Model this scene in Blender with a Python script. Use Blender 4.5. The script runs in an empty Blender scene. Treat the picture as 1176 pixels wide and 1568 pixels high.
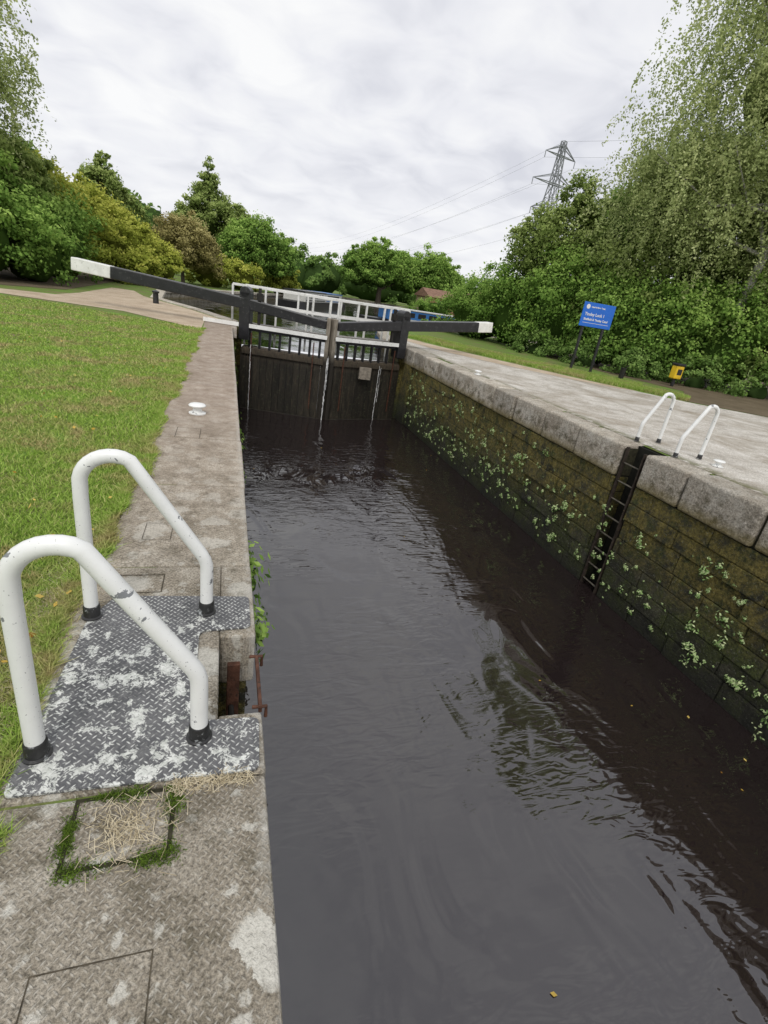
import bpy, math, random
import numpy as np
from mathutils import Vector, Matrix
random.seed(7); rng=np.random.default_rng(7)
sc=bpy.context.scene
sc.view_settings.view_transform='Standard'; sc.view_settings.look='None'; sc.view_settings.exposure=0
COL=sc.collection
# ---------------------------------------------------------------- camera
F=Vector((0.3068,0.8664,-0.3939));R=Vector((0.9426,-0.3338,0));U=Vector((0.1315,0.3713,0.9191))
c,s=.987,.161
X=(R*c+U*s).normalized();Y=(U*c-R*s).normalized();Z=X.cross(Y).normalized()
cam=bpy.data.cameras.new("camera");cam.lens=767/1568*36;cam.sensor_width=36;cam.sensor_fit='AUTO';cam.clip_start=.05;cam.clip_end=3000
co=bpy.data.objects.new("camera",cam);COL.objects.link(co)
M=Matrix.Identity(4)
for i in range(3):
    M[i][0]=X[i];M[i][1]=Y[i];M[i][2]=Z[i]
M.translation=Vector((0,0,1.35));co.matrix_world=M;sc.camera=co
# ---------------------------------------------------------------- node helper
class N:
    def __init__(s,name):
        s.m=bpy.data.materials.new(name);s.m.use_nodes=True;s.nt=s.m.node_tree
        s.b=s.nt.nodes['Principled BSDF'];s.out=s.nt.nodes['Material Output']
        g=s.add('ShaderNodeNewGeometry');s.pos=g.outputs['Position'];s.isl=g.outputs['Random Per Island']
    def add(s,t,ins=None,**pr):
        n=s.nt.nodes.new(t)
        for k,v in pr.items(): setattr(n,k,v)
        if ins:
            for k,v in ins.items(): s.set(n.inputs[k],v)
        return n
    def set(s,i,v):
        if isinstance(v,bpy.types.NodeSocket): s.nt.links.new(v,i)
        else:
            if isinstance(v,(tuple,list)) and len(v)==3 and i.type=='RGBA': v=(*v,1)
            i.default_value=v
    def noise(s,sc=5,det=4,ro=.55,vec=None,dist=0):
        return s.add('ShaderNodeTexNoise',{'Vector':vec if vec is not None else s.pos,'Scale':sc,'Detail':det,'Roughness':ro,'Distortion':dist}).outputs['Fac']
    def voro(s,sc=5,vec=None,feature='F1',out='Distance'):
        return s.add('ShaderNodeTexVoronoi',{'Vector':vec if vec is not None else s.pos,'Scale':sc},feature=feature).outputs[out]
    def ramp(s,f,stops,interp='LINEAR'):
        n=s.add('ShaderNodeValToRGB',{'Fac':f});r=n.color_ramp;r.interpolation=interp
        while len(r.elements)<len(stops): r.elements.new(.5)
        for e,(p,cc) in zip(r.elements,stops):
            e.position=p
            e.color=(cc,cc,cc,1) if isinstance(cc,(int,float)) else (*cc,1)
        return n.outputs['Color']
    def mix(s,f,a,b,mode='MIX'):
        n=s.add('ShaderNodeMix',None,data_type='RGBA',blend_type=mode)
        s.set(n.inputs[0],f);s.set(n.inputs[6],a);s.set(n.inputs[7],b);return n.outputs[2]
    def ma(s,op,a,b=0,c=0,clamp=False):
        n=s.add('ShaderNodeMath',None,operation=op,use_clamp=clamp)
        s.set(n.inputs[0],a);s.set(n.inputs[1],b)
        if op in('MULTIPLY_ADD','SMOOTH_MIN','COMPARE'): s.set(n.inputs[2],c)
        return n.outputs[0]
    def scl(s,v,vec=None,loc=(0,0,0),rot=(0,0,0)):
        return s.add('ShaderNodeMapping',{'Vector':vec if vec is not None else s.pos,'Scale':v,'Location':loc,'Rotation':rot}).outputs[0]
    def sep(s,vec=None): 
        return s.add('ShaderNodeSeparateXYZ',{0:vec if vec is not None else s.pos}).outputs
    def bump(s,h,st=.5,d=.02):
        b=s.add('ShaderNodeBump',{'Height':h,'Strength':st,'Distance':d});s.nt.links.new(b.outputs[0],s.b.inputs['Normal'])
    def fin(s,col,rough=.8,spec=.3,metal=0):
        s.set(s.b.inputs['Base Color'],col);s.set(s.b.inputs['Roughness'],rough)
        s.set(s.b.inputs['Specular IOR Level'],spec);s.set(s.b.inputs['Metallic'],metal);return s.m
    def attr(s,n): return s.add('ShaderNodeAttribute',None,attribute_name=n).outputs['Fac']
    def island(s,k,lo=.75,hi=1.2):
        f=s.ma('MULTIPLY_ADD',s.isl,hi-lo,lo)
        v=s.add('ShaderNodeVectorMath',{0:k,'Scale':f},operation='SCALE');return v.outputs[0]
def plate_mask(n,scale):
    v=n.scl((scale,scale,scale),rot=(0,0,math.radians(42)))
    x,y,_=n.sep(v)
    par=n.ma('MODULO',n.ma('ADD',n.ma('FLOOR',n.ma('ADD',x,1000.)),n.ma('FLOOR',n.ma('ADD',y,1000.))),2.)
    fx=n.ma('SUBTRACT',n.ma('FRACT',n.ma('ADD',x,1000.)),.5);fy=n.ma('SUBTRACT',n.ma('FRACT',n.ma('ADD',y,1000.)),.5)
    fx2=n.ma('MULTIPLY',fx,fx);fy2=n.ma('MULTIPLY',fy,fy)
    a=n.ma('ADD',n.ma('MULTIPLY',fx2,5.),n.ma('MULTIPLY',fy2,45.))
    b=n.ma('ADD',n.ma('MULTIPLY',fx2,45.),n.ma('MULTIPLY',fy2,5.))
    d=n.ma('ADD',n.ma('MULTIPLY',a,par),n.ma('MULTIPLY',b,n.ma('SUBTRACT',1.,par)))
    return n.ma('SUBTRACT',1.2,d,clamp=True)
def blotch(n,scale,thr,gain,sharp,ch):
    d=n.add('ShaderNodeVectorMath',{0:n.pos,1:n.add('ShaderNodeVectorMath',{0:n.add('ShaderNodeTexNoise',{'Vector':n.pos,'Scale':26.,'Detail':4.,'Roughness':.7}).outputs['Color'],1:(.075,.075,.075)},operation='MULTIPLY').outputs[0]},operation='ADD').outputs[0]
    vo=n.add('ShaderNodeTexVoronoi',{'Vector':d,'Scale':scale},voronoi_dimensions='2D')
    rad=n.ma('MULTIPLY',n.ma('SUBTRACT',n.sep(vo.outputs['Color'])[ch],thr),gain)
    return n.ma('MULTIPLY',n.ma('SUBTRACT',rad,vo.outputs['Distance']),sharp,clamp=True)
# ---------------------------------------------------------------- materials
def m_simple(name,col,rough=.6,var=.25,sc=8,spec=.3,metal=0,bs=.15,dirt=None):
    n=N(name);f=n.noise(sc,3)
    a=tuple(x*(1-var) for x in col);b=tuple(min(1,x*(1+var)) for x in col)
    k=n.ramp(f,[(.3,a),(.7,b)])
    if dirt: k=n.mix(n.ramp(n.noise(sc*2.3,5,.7),[(.58,0),(.66,1)]),k,dirt)
    n.bump(n.noise(sc*5,2),bs,.01);return n.fin(k,rough,spec,metal)
def m_concrete():
    n=N('left_coping_concrete')
    k=n.ramp(n.noise(4.2,6,.75),[(.32,(.14,.12,.085)),(.5,(.30,.265,.21)),(.68,(.46,.42,.35))])
    k=n.island(k,.82,1.14)
    fine=n.noise(110,3,.8)
    k=n.mix(.85,k,n.ramp(fine,[(.34,.18),(.66,.84)]),'OVERLAY')
    pm=plate_mask(n,60)
    wear=n.ramp(n.noise(3.5,4,.6),[(.36,.1),(.52,1)])
    px,py,pz=n.sep()
    nearf=n.ma('SUBTRACT',1.25,n.ma('MULTIPLY',py,.22),clamp=True)
    pm2=n.ma('MULTIPLY',n.ma('MULTIPLY',pm,wear),nearf)
    k=n.mix(n.ma('MULTIPLY',pm2,.5),k,(.58,.55,.48))
    bb=n.ma('MAXIMUM',blotch(n,6.3,.36,1.0,7.,0),n.ma('MULTIPLY',blotch(n,20.,.45,.8,5.,1),.8))
    bb=n.ma('MULTIPLY',bb,n.ma('MAXIMUM',n.ma('SUBTRACT',1.2,n.ma('MULTIPLY',py,.25),clamp=True),.25))
    k=n.mix(n.ma('MULTIPLY',bb,n.ramp(fine,[(.3,.5),(.6,.95)])),k,(.64,.625,.56))
    k=n.mix(n.ramp(n.noise(7,6,.8),[(.52,0),(.68,.8)]),k,(.08,.07,.042))
    far=n.ma('MULTIPLY',n.ma('SUBTRACT',py,2.),.25,clamp=True)
    k=n.mix(n.ma('MULTIPLY',far,.55),k,n.ramp(n.noise(4,6,.75),[(.3,(.26,.185,.14)),(.55,(.44,.345,.28)),(.7,(.60,.53,.46))]))
    nose=n.ma('MULTIPLY',n.ma('SUBTRACT',px,.095),30.,clamp=True)
    k=n.mix(n.ma('MULTIPLY',nose,n.ramp(n.noise(14,4,.7),[(.4,0),(.6,.6)])),k,(.55,.53,.48))
    h=n.ma('ADD',n.ma('MULTIPLY',pm2,.35),n.ma('MULTIPLY',fine,.9))
    n.bump(h,.8,.008);return n.fin(k,.92,.2)
def m_coping_r():
    n=N('right_coping_stone')
    k=n.ramp(n.noise(2.5,5,.7),[(.3,(.36,.31,.245)),(.5,(.55,.50,.42)),(.72,(.70,.665,.59))])
    k=n.island(k,.68,1.12)
    f=n.noise(45,4,.85)
    k=n.mix(.85,k,n.ramp(f,[(.32,.18),(.68,.84)]),'OVERLAY')
    z=n.sep()[2]
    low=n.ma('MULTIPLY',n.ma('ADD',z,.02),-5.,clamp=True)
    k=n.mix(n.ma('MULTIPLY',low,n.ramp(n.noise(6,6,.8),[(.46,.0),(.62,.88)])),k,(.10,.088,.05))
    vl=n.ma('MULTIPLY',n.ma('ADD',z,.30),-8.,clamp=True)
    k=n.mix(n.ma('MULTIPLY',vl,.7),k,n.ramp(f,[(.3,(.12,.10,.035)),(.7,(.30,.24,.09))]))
    k=n.mix(n.ramp(n.noise(9,6,.8),[(.56,0),(.66,.6)]),k,(.15,.13,.09))
    n.bump(n.ma('ADD',n.noise(9,5,.8),n.ma('MULTIPLY',f,.3)),1.,.05);return n.fin(k,.95,.15)
def m_wall():
    n=N('mossy_lock_wall_stone')
    z=n.sep()[2]
    k=n.ramp(n.noise(3,6,.8),[(.3,(.014,.015,.010)),(.5,(.040,.040,.025)),(.7,(.11,.105,.065))])
    f=n.noise(26,5,.8)
    moss=n.ramp(n.noise(2.6,6,.8,dist=.4),[(.44,0),(.56,1)])
    k=n.mix(moss,k,n.ramp(f,[(.35,(.018,.025,.006)),(.65,(.10,.12,.03))]))
    k=n.island(k,.75,1.25)
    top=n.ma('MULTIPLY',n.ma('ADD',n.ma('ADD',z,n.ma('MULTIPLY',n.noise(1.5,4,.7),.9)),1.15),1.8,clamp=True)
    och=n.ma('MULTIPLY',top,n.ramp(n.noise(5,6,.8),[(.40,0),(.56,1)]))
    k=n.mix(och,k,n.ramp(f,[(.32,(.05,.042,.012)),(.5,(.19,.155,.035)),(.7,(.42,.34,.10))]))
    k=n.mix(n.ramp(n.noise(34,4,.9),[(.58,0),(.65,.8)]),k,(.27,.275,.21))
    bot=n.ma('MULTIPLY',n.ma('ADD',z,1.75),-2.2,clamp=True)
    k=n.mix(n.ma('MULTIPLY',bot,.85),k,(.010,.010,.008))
    n.bump(n.ma('ADD',n.noise(9,5,.85),n.ma('MULTIPLY',f,.6)),1.0,.09);return n.fin(k,.7,.35)
def m_wallback(): return m_simple('wall_mortar',(.012,.012,.008),.9,.4,12)
def m_paving():
    n=N('concrete_paving')
    k=n.ramp(n.noise(1.3,5,.75),[(.32,(.36,.33,.285)),(.5,(.52,.49,.44)),(.68,(.65,.62,.57))])
    k=n.mix(.8,k,n.ramp(n.noise(60,3,.9),[(.34,.22),(.66,.8)]),'OVERLAY')
    k=n.mix(n.ramp(n.noise(.6,5,.75,dist=1.),[(.46,0),(.64,.7)]),k,(.28,.235,.175))
    x=n.sep()[0]
    lip=n.ma('SUBTRACT',1.,n.ma('MULTIPLY',n.ma('SUBTRACT',x,5.62),5.),clamp=True)
    k=n.mix(n.ma('MULTIPLY',lip,n.ramp(n.noise(5,4,.7),[(.40,0),(.52,.8)])),k,(.12,.12,.05))
    k=n.mix(n.ramp(n.noise(6,6,.8),[(.55,0),(.63,.5)]),k,(.21,.19,.15))
    n.bump(n.noise(40,3,.7),.5,.01);return n.fin(k,.9,.2)
def m_gravel(name,a,b):
    n=N(name)
    k=n.ramp(n.noise(1.5,5,.7),[(.3,a),(.7,b)])
    k=n.mix(.5,k,n.ramp(n.voro(60),[(.1,.3),(.8,.75)]),'OVERLAY')
    return n.fin(k,.95,.15)
def m_ground():
    n=N('ground_grass_earth')
    k=n.ramp(n.noise(1.6,5,.65),[(.32,(.20,.17,.09)),(.5,(.14,.20,.05)),(.7,(.15,.27,.05))])
    k=n.mix(.6,k,n.ramp(n.noise(40,3,.8),[(.3,.3),(.7,.78)]),'OVERLAY')
    return n.fin(k,.95,.1)
def leafshader(n,k,tr):
    n.nt.nodes.remove(n.b)
    d=n.add('ShaderNodeBsdfDiffuse',{'Color':k})
    t=n.add('ShaderNodeBsdfTranslucent',{'Color':k});mx=n.add('ShaderNodeMixShader',{0:tr,1:d.outputs[0],2:t.outputs[0]})
    n.nt.links.new(mx.outputs[0],n.out.inputs[0]);return n.m
def m_grass():
    n=N('grass_blades');v=n.attr('val')
    patch=n.noise(1.5,5,.75,dist=.4)
    g=n.ramp(v,[(0,(.21,.31,.06)),(.5,(.32,.48,.085)),(.85,(.45,.59,.15)),(1,(.60,.57,.25))])
    d=n.ramp(v,[(0,(.32,.27,.12)),(1,(.64,.54,.28))])
    k=n.mix(n.ramp(patch,[(.47,0),(.61,.9)]),g,d)
    return leafshader(n,k,.3)
def m_leaf(name,d,m,l,tr=.3):
    n=N(name);v=n.attr('val')
    q=1.15
    d,m,l=[tuple(min(.75,x*q) for x in t) for t in(d,m,l)]
    k=n.ramp(v,[(0,d),(.4,m),(.9,l)])
    return leafshader(n,k,tr)
def m_water(name,col,st=.35,ior=1.8):
    n=N(name)
    a=n.noise(1.1,2,.4,vec=n.scl((1.5,.8,1),rot=(0,0,math.radians(28))),dist=1.0)
    b=n.noise(4.8,2,.55,vec=n.scl((.7,1.9,1),rot=(0,0,math.radians(-20))),dist=.7)
    mask=n.ramp(n.noise(.55,2,vec=n.scl((1,1,1),loc=(3.1,1.2,0))),[(.40,.08),(.56,1)])
    h=n.ma('ADD',n.ma('MULTIPLY',a,.9),n.ma('MULTIPLY',n.ma('MULTIPLY',b,.42),mask))
    n.bump(h,st,.22)
    n.fin(col,.02,.5);n.b.inputs['IOR'].default_value=ior
    return n.m
def m_plate():
    n=N('chequer_plate_paint')
    pm=plate_mask(n,52)
    k=n.ramp(n.noise(3,5,.6),[(.3,(.05,.052,.056)),(.7,(.14,.14,.145))])
    f=n.noise(34,5,.8)
    k=n.mix(n.ramp(f,[(.45,0),(.72,.6)]),k,(.26,.26,.255))
    w1=n.ma('MULTIPLY',pm,n.ramp(n.noise(9,5,.75),[(.38,.12),(.54,1)]))
    k=n.mix(w1,k,(.70,.71,.68))
    x,y,_=n.sep()
    edge=n.ma('MULTIPLY',n.ma('SUBTRACT',.24,n.ma('SUBTRACT',y,1.09)),1.6,clamp=True)
    mid=n.ma('SUBTRACT',.10,n.ma('MULTIPLY',n.ma('ABSOLUTE',n.ma('SUBTRACT',y,1.55)),.25),clamp=True)
    pt=n.ma('ADD',n.noise(15,7,.78,dist=.3),n.ma('ADD',n.ma('MULTIPLY',edge,.26),mid))
    k=n.mix(n.ramp(pt,[(.60,0),(.62,1)]),k,n.ramp(f,[(.3,(.40,.42,.38)),(.6,(.72,.73,.69))]))
    n.bump(n.ma('ADD',pm,n.ma('MULTIPLY',f,.3)),.7,.006);return n.fin(k,.42,.4)
def m_white(name='white_paint',w=(.84,.85,.83),d=(.12,.12,.13)):
    n=N(name);k=n.ramp(n.noise(9,4),[(.3,tuple(x*.9 for x in w)),(.7,w)])
    k=n.mix(n.ramp(n.noise(13,5,.6,dist=.5),[(.64,0),(.65,1)]),k,(.22,.23,.24))
    k=n.mix(n.ramp(n.noise(140,2,.5),[(.70,0),(.73,.6)]),k,d)
    n.bump(n.noise(60,3),.12,.003);return n.fin(k,.35,.45)
def m_gatewood():
    n=N('gate_timber');z=n.sep()[2]
    k=n.ramp(n.noise(3,5,.7,vec=n.scl((4,4,.7))),[(.3,(.009,.008,.006)),(.55,(.024,.020,.014)),(.75,(.065,.05,.034))])
    k=n.island(k,.6,1.4)
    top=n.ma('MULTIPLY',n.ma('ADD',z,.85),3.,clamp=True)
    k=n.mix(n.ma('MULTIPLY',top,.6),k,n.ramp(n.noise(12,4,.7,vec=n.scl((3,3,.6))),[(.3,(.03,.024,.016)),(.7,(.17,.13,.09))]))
    k=n.mix(n.ramp(n.noise(16,5,.8),[(.56,0),(.64,.6)]),k,(.09,.095,.055))
    n.bump(n.noise(18,4,.7,vec=n.scl((3,3,.5))),.6,.02);return n.fin(k,.6,.4)
def m_mitre():
    n=N('mitre_timber');z=n.sep()[2]
    k=n.ramp(n.noise(8,5,.7,vec=n.scl((3,3,.5))),[(.3,(.13,.11,.085)),(.7,(.36,.32,.26))])
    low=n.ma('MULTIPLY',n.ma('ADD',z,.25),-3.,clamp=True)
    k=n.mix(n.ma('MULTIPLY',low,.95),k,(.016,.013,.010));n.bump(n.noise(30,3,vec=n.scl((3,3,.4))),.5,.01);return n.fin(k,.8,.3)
def m_bark(name,a,b):
    n=N(name);k=n.ramp(n.noise(6,4,.7,vec=n.scl((3,3,1))),[(.35,a),(.65,b)]);return n.fin(k,.9,.2)
def m_brick(name,col):
    n=N(name);b=n.add('ShaderNodeTexBrick',{'Vector':n.scl((1,1,1),rot=(math.radians(90),0,0)),'Color1':(*col,1),'Color2':(*[x*.75 for x in col],1),'Mortar':(.3,.27,.23,1),'Scale':4.,'Mortar Size':.012})
    return n.fin(b.outputs[0],.9,.2)
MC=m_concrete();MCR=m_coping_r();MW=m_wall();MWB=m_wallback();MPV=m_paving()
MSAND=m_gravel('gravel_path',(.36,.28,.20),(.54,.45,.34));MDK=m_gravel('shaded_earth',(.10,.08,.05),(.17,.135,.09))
MG=m_ground();MGR=m_grass();MWT=m_water('canal_water',(.017,.012,.012),.20,2.0);MWT2=m_water('upper_canal_water',(.02,.02,.017),.08)
MPL=m_plate();MWH=m_white();MBK=m_simple('black_paint',(.018,.018,.02),.35,.3,6,.5,dirt=(.06,.06,.06))
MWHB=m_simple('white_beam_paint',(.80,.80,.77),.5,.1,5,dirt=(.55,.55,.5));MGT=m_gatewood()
MCOL=m_simple('collar_black_worn',(.02,.02,.02),.35,.3,12,.5,dirt=(.40,.42,.42))
MRUST=m_simple('rusty_steel',(.10,.045,.028),.7,.5,20,.4,.3,.5,dirt=(.03,.025,.02))
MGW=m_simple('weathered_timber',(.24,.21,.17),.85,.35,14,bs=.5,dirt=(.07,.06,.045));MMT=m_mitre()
MDARKST=m_simple('dark_steel',(.03,.028,.025),.6,.4,15,.4,.4)
MLADR=m_simple('ladder_steel',(.045,.035,.028),.7,.5,15,.3,.3,dirt=(.12,.09,.05))
MRUNG=m_simple('ladder_rung_steel',(.10,.09,.07),.7,.5,15,.3,.1,dirt=(.04,.03,.02))
MBLUE=m_simple('sign_blue',(.012,.14,.62),.35,.05,3,.5);MSW=m_simple('sign_white',(.8,.8,.8),.5,.02,3)
MYEL=m_simple('bin_yellow',(.75,.5,.02),.4,.1,5,.5)
MMOSS=m_simple('moss',(.05,.075,.018),.95,.5,40,bs=1.)
MBARK=m_bark('tree_bark',(.05,.04,.03),(.12,.10,.075));MBIR=m_bark('birch_bark',(.08,.07,.06),(.6,.58,.54))
L_GRN=m_leaf('leaves_green',(.045,.085,.018),(.155,.27,.055),(.34,.48,.12))
L_DEC=m_leaf('leaves_deep',(.042,.075,.022),(.13,.22,.055),(.28,.40,.12))
L_OLV=m_leaf('leaves_olive',(.055,.08,.022),(.19,.26,.07),(.40,.47,.17))
L_YEL=m_leaf('leaves_yellowing',(.09,.10,.018),(.29,.34,.055),(.56,.56,.13))
L_BRN=m_leaf('leaves_russet',(.10,.09,.03),(.29,.26,.10),(.48,.43,.20))
L_BIR=m_leaf('leaves_birch',(.12,.15,.055),(.33,.39,.16),(.56,.60,.30),.38)
L_FERN=m_leaf('leaves_fern',(.07,.12,.035),(.26,.40,.14),(.58,.68,.36),.2)
L_AUT=m_leaf('leaves_fallen',(.20,.09,.02),(.38,.24,.04),(.55,.42,.12),.1)
L_STR=m_leaf('dry_straw',(.22,.18,.11),(.44,.37,.24),(.66,.58,.42),.1)
L_MOS=m_leaf('moss_leaves',(.025,.045,.008),(.07,.115,.018),(.15,.23,.035),.1)
# ---------------------------------------------------------------- mesh builder
class MB:
    def __init__(s): s.v=[];s.f=[]
    def box(s,x0,x1,y0,y1,z0,z1,M=None):
        o=len(s.v)
        for x in(x0,x1):
            for y in(y0,y1):
                for z in(z0,z1):
                    p=Vector((x,y,z));s.v.append(tuple(M@p) if M else tuple(p))
        s.f+=[tuple(o+i for i in q) for q in((0,1,3,2),(4,6,7,5),(0,4,5,1),(2,3,7,6),(0,2,6,4),(1,5,7,3))];return s
    def beam(s,a,b,w,h,w2=None,h2=None):
        a=Vector(a);b=Vector(b);d=(b-a).normalized();up=Vector((0,0,1))
        if abs(d.z)>.95: up=Vector((0,1,0))
        sd=d.cross(up).normalized();u=sd.cross(d).normalized();o=len(s.v)
        for p,ww,hh in((a,w,h),(b,w2 or w,h2 or h)):
            for i,j in((-1,-1),(1,-1),(1,1),(-1,1)): s.v.append(tuple(p+sd*ww/2*i+u*hh/2*j))
        s.f+=[tuple(o+i for i in q) for q in((0,3,2,1),(4,5,6,7),(0,1,5,4),(1,2,6,5),(2,3,7,6),(3,0,4,7))];return s
    def tube(s,pts,r,seg=10,cap=True):
        pts=[Vector(p) for p in pts];n=len(pts)
        if not hasattr(r,'__len__'): r=[r]*n
        o=len(s.v);ref=None
        for i,p in enumerate(pts):
            t=(pts[min(i+1,n-1)]-pts[max(i-1,0)]).normalized()
            if ref is None:
                ref=t.cross(Vector((0,1,0.3)));
                if ref.length<.1: ref=t.cross(Vector((1,0,0)))
                ref.normalize()
            ref=(ref-t*ref.dot(t)).normalized();bi=t.cross(ref)
            for k in range(seg):
                a=2*math.pi*k/seg;s.v.append(tuple(p+(ref*math.cos(a)+bi*math.sin(a))*r[i]))
        for i in range(n-1):
            for k in range(seg):
                k2=(k+1)%seg;s.f.append((o+i*seg+k,o+i*seg+k2,o+(i+1)*seg+k2,o+(i+1)*seg+k))
        if cap:
            s.f.append(tuple(o+k for k in range(seg))[::-1]);s.f.append(tuple(o+(n-1)*seg+k for k in range(seg)))
        return s
    def poly(s,pts):
        o=len(s.v);s.v+= [tuple(p) for p in pts];s.f.append(tuple(range(o,o+len(pts))));return s
    def lathe(s,cx,cy,prof,seg=24):
        return s.tube([(cx,cy,z) for r,z in prof],[r for r,z in prof],seg)
    def build(s,name,mat,parent=None,bevel=0,smooth=False,seg=2):
        me=bpy.data.meshes.new(name);me.from_pydata(s.v,[],s.f);me.materials.append(mat)
        import bmesh
        bm=bmesh.new();bm.from_mesh(me);bmesh.ops.recalc_face_normals(bm,faces=bm.faces);bm.to_mesh(me);bm.free()
        ob=bpy.data.objects.new(name,me);COL.objects.link(ob)
        if parent: ob.parent=parent
        if bevel:
            m=ob.modifiers.new('bevel','BEVEL');m.width=bevel;m.segments=seg;m.limit_method='ANGLE';m.angle_limit=math.radians(40)
        if smooth:
            for p in me.polygons: p.use_smooth=True
            try: me.set_sharp_from_angle(angle=math.radians(45))
            except Exception: pass
        return ob
def empty(name):
    e=bpy.data.objects.new(name,None);COL.objects.link(e);return e
def quads(name,V,val,mat,parent=None,k=4,extra=None):
    n=V.shape[0];me=bpy.data.meshes.new(name)
    VV=V.reshape(-1,3).astype(np.float32);vv=np.repeat(val,k).astype(np.float32)
    loops=np.arange(n*k,dtype=np.int32);ls=np.arange(0,n*k,k,dtype=np.int32);lt=np.full(n,k,np.int32)
    if extra is not None:
        ev,ef=extra;o=len(VV);VV=np.vstack([VV,ev.astype(np.float32)]);vv=np.concatenate([vv,np.full(len(ev),.03,np.float32)])  # extra: crown core against see-through, low val paints inner shade into its colour
        ls=np.concatenate([ls,len(loops)+np.arange(0,len(ef)*3,3,dtype=np.int32)]);lt=np.concatenate([lt,np.full(len(ef),3,np.int32)])
        loops=np.concatenate([loops,(ef+o).reshape(-1).astype(np.int32)])
    me.vertices.add(len(VV));me.vertices.foreach_set('co',VV.ravel())
    me.loops.add(len(loops));me.loops.foreach_set('vertex_index',loops)
    me.polygons.add(len(ls));me.polygons.foreach_set('loop_start',ls);me.polygons.foreach_set('loop_total',lt)
    a=me.attributes.new('val','FLOAT','POINT');a.data.foreach_set('value',vv)
    me.update(calc_edges=True);me.validate();me.materials.append(mat)
    ob=bpy.data.objects.new(name,me);COL.objects.link(ob)
    if parent: ob.parent=parent
    return ob
def unit(a): return a/np.maximum(np.linalg.norm(a,axis=-1,keepdims=True),1e-6)
def leafq(P,nrm,size,asp=.6):
    n=len(P);t=unit(np.cross(nrm,rng.normal(size=(n,3))));b=np.cross(nrm,t)
    sz=size*rng.uniform(.6,1.35,(n,1));t=t*sz;b=b*sz*asp
    return np.stack([P+t,P+b,P-t,P-b],1)
def ico():
    import bmesh
    bm=bmesh.new();bmesh.ops.create_icosphere(bm,subdivisions=3,radius=1)
    v=np.array([x.co[:] for x in bm.verts]);f=np.array([[a.index for a in q.verts] for q in bm.faces]);bm.free();return v,f
IV,IF=ico()
def crown(ells,n,size,core=.6,clump=.17,k=20,sprig=.22):
    E=np.array(ells,float);w=(E[:,3]*E[:,5]+E[:,4]*E[:,5]);w/=w.sum()
    nc=max(8,int(n/k/5));idx=rng.choice(len(E),nc,p=w)
    d=unit(rng.normal(size=(nc,3)));d[:,2]=np.where(d[:,2]<-.5,-d[:,2]*.6,d[:,2]);d=unit(d)
    rad=rng.uniform(.62,1.0,(nc,1))**.7*np.where(rng.uniform(size=(nc,1))<sprig,rng.uniform(1.05,1.32,(nc,1)),1)
    C=E[idx,:3]+d*E[idx,3:6]*rad
    cr=clump*E[idx,3:6].mean(1)*rng.uniform(.5,1.5,nc)*np.where(rad[:,0]>1.04,.6,1)
    cv=rng.uniform(0,1,nc)
    li=rng.integers(0,nc,n)
    ld=unit(rng.normal(size=(n,3)));r=rng.uniform(.2,1.4,(n,1))
    off=ld*r*cr[li][:,None]*np.array([1.15,1.15,.85])
    P=C[li]+off
    nr=unit(ld*.4+d[li]*.4+rng.normal(size=(n,3))*.65+np.array([0,-.1,.35]))
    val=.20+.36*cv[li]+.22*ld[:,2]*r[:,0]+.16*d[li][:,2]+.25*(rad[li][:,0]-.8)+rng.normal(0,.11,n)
    ev=[];ef=[]
    for i,e in enumerate(E):
        v=IV*(1+.15*np.sin(IV[:,[0]]*7+i)*np.cos(IV[:,[1]]*6+i*2));ev.append(v*e[3:6]*core+e[:3]);ef.append(IF+i*len(IV))
    return leafq(P,nr,size),np.clip(val,0,1),(np.vstack(ev),np.vstack(ef))
def limbs(base,h,r0,ells,lean=0,nb=9):
    mb=MB();b=Vector(base);top=b+Vector((lean,0,h*.85))
    pts=[b+(top-b)*t+Vector((math.sin(t*5+b.x)*.12*h*.1,math.cos(t*4)*.1*h*.1,0)) for t in [0,.04,.15,.3,.45,.6,.8,1]]
    rr=[r0*1.5,r0*1.1,r0,r0*.85,r0*.7,r0*.5,r0*.3,r0*.1];mb.tube(pts,rr,10)
    for i in range(nb):
        e=ells[i%len(ells)];t=random.uniform(.25,.8);st=b+(top-b)*t
        a=random.uniform(0,6.28);en=Vector((e[0]+math.cos(a)*e[3]*.75,e[1]+math.sin(a)*e[4]*.75,e[2]+random.uniform(-.1,.6)*e[5]))
        md=(st+en)/2+Vector((0,0,-.05*h));q=r0*(.5-.3*t)
        mb.tube([st,md,en],[q,q*.6,q*.15],6)
    return mb
def tree(name,base,h,r0,ells,n,size,lm,bark=None,**kw):
    e=empty(name);limbs(base,h,r0,ells).build('trunk_and_limbs',bark or MBARK,e,smooth=True)
    V,val,ex=crown(ells,n,size,**kw);quads('crown',V,val,lm,e,extra=ex);return e
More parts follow.
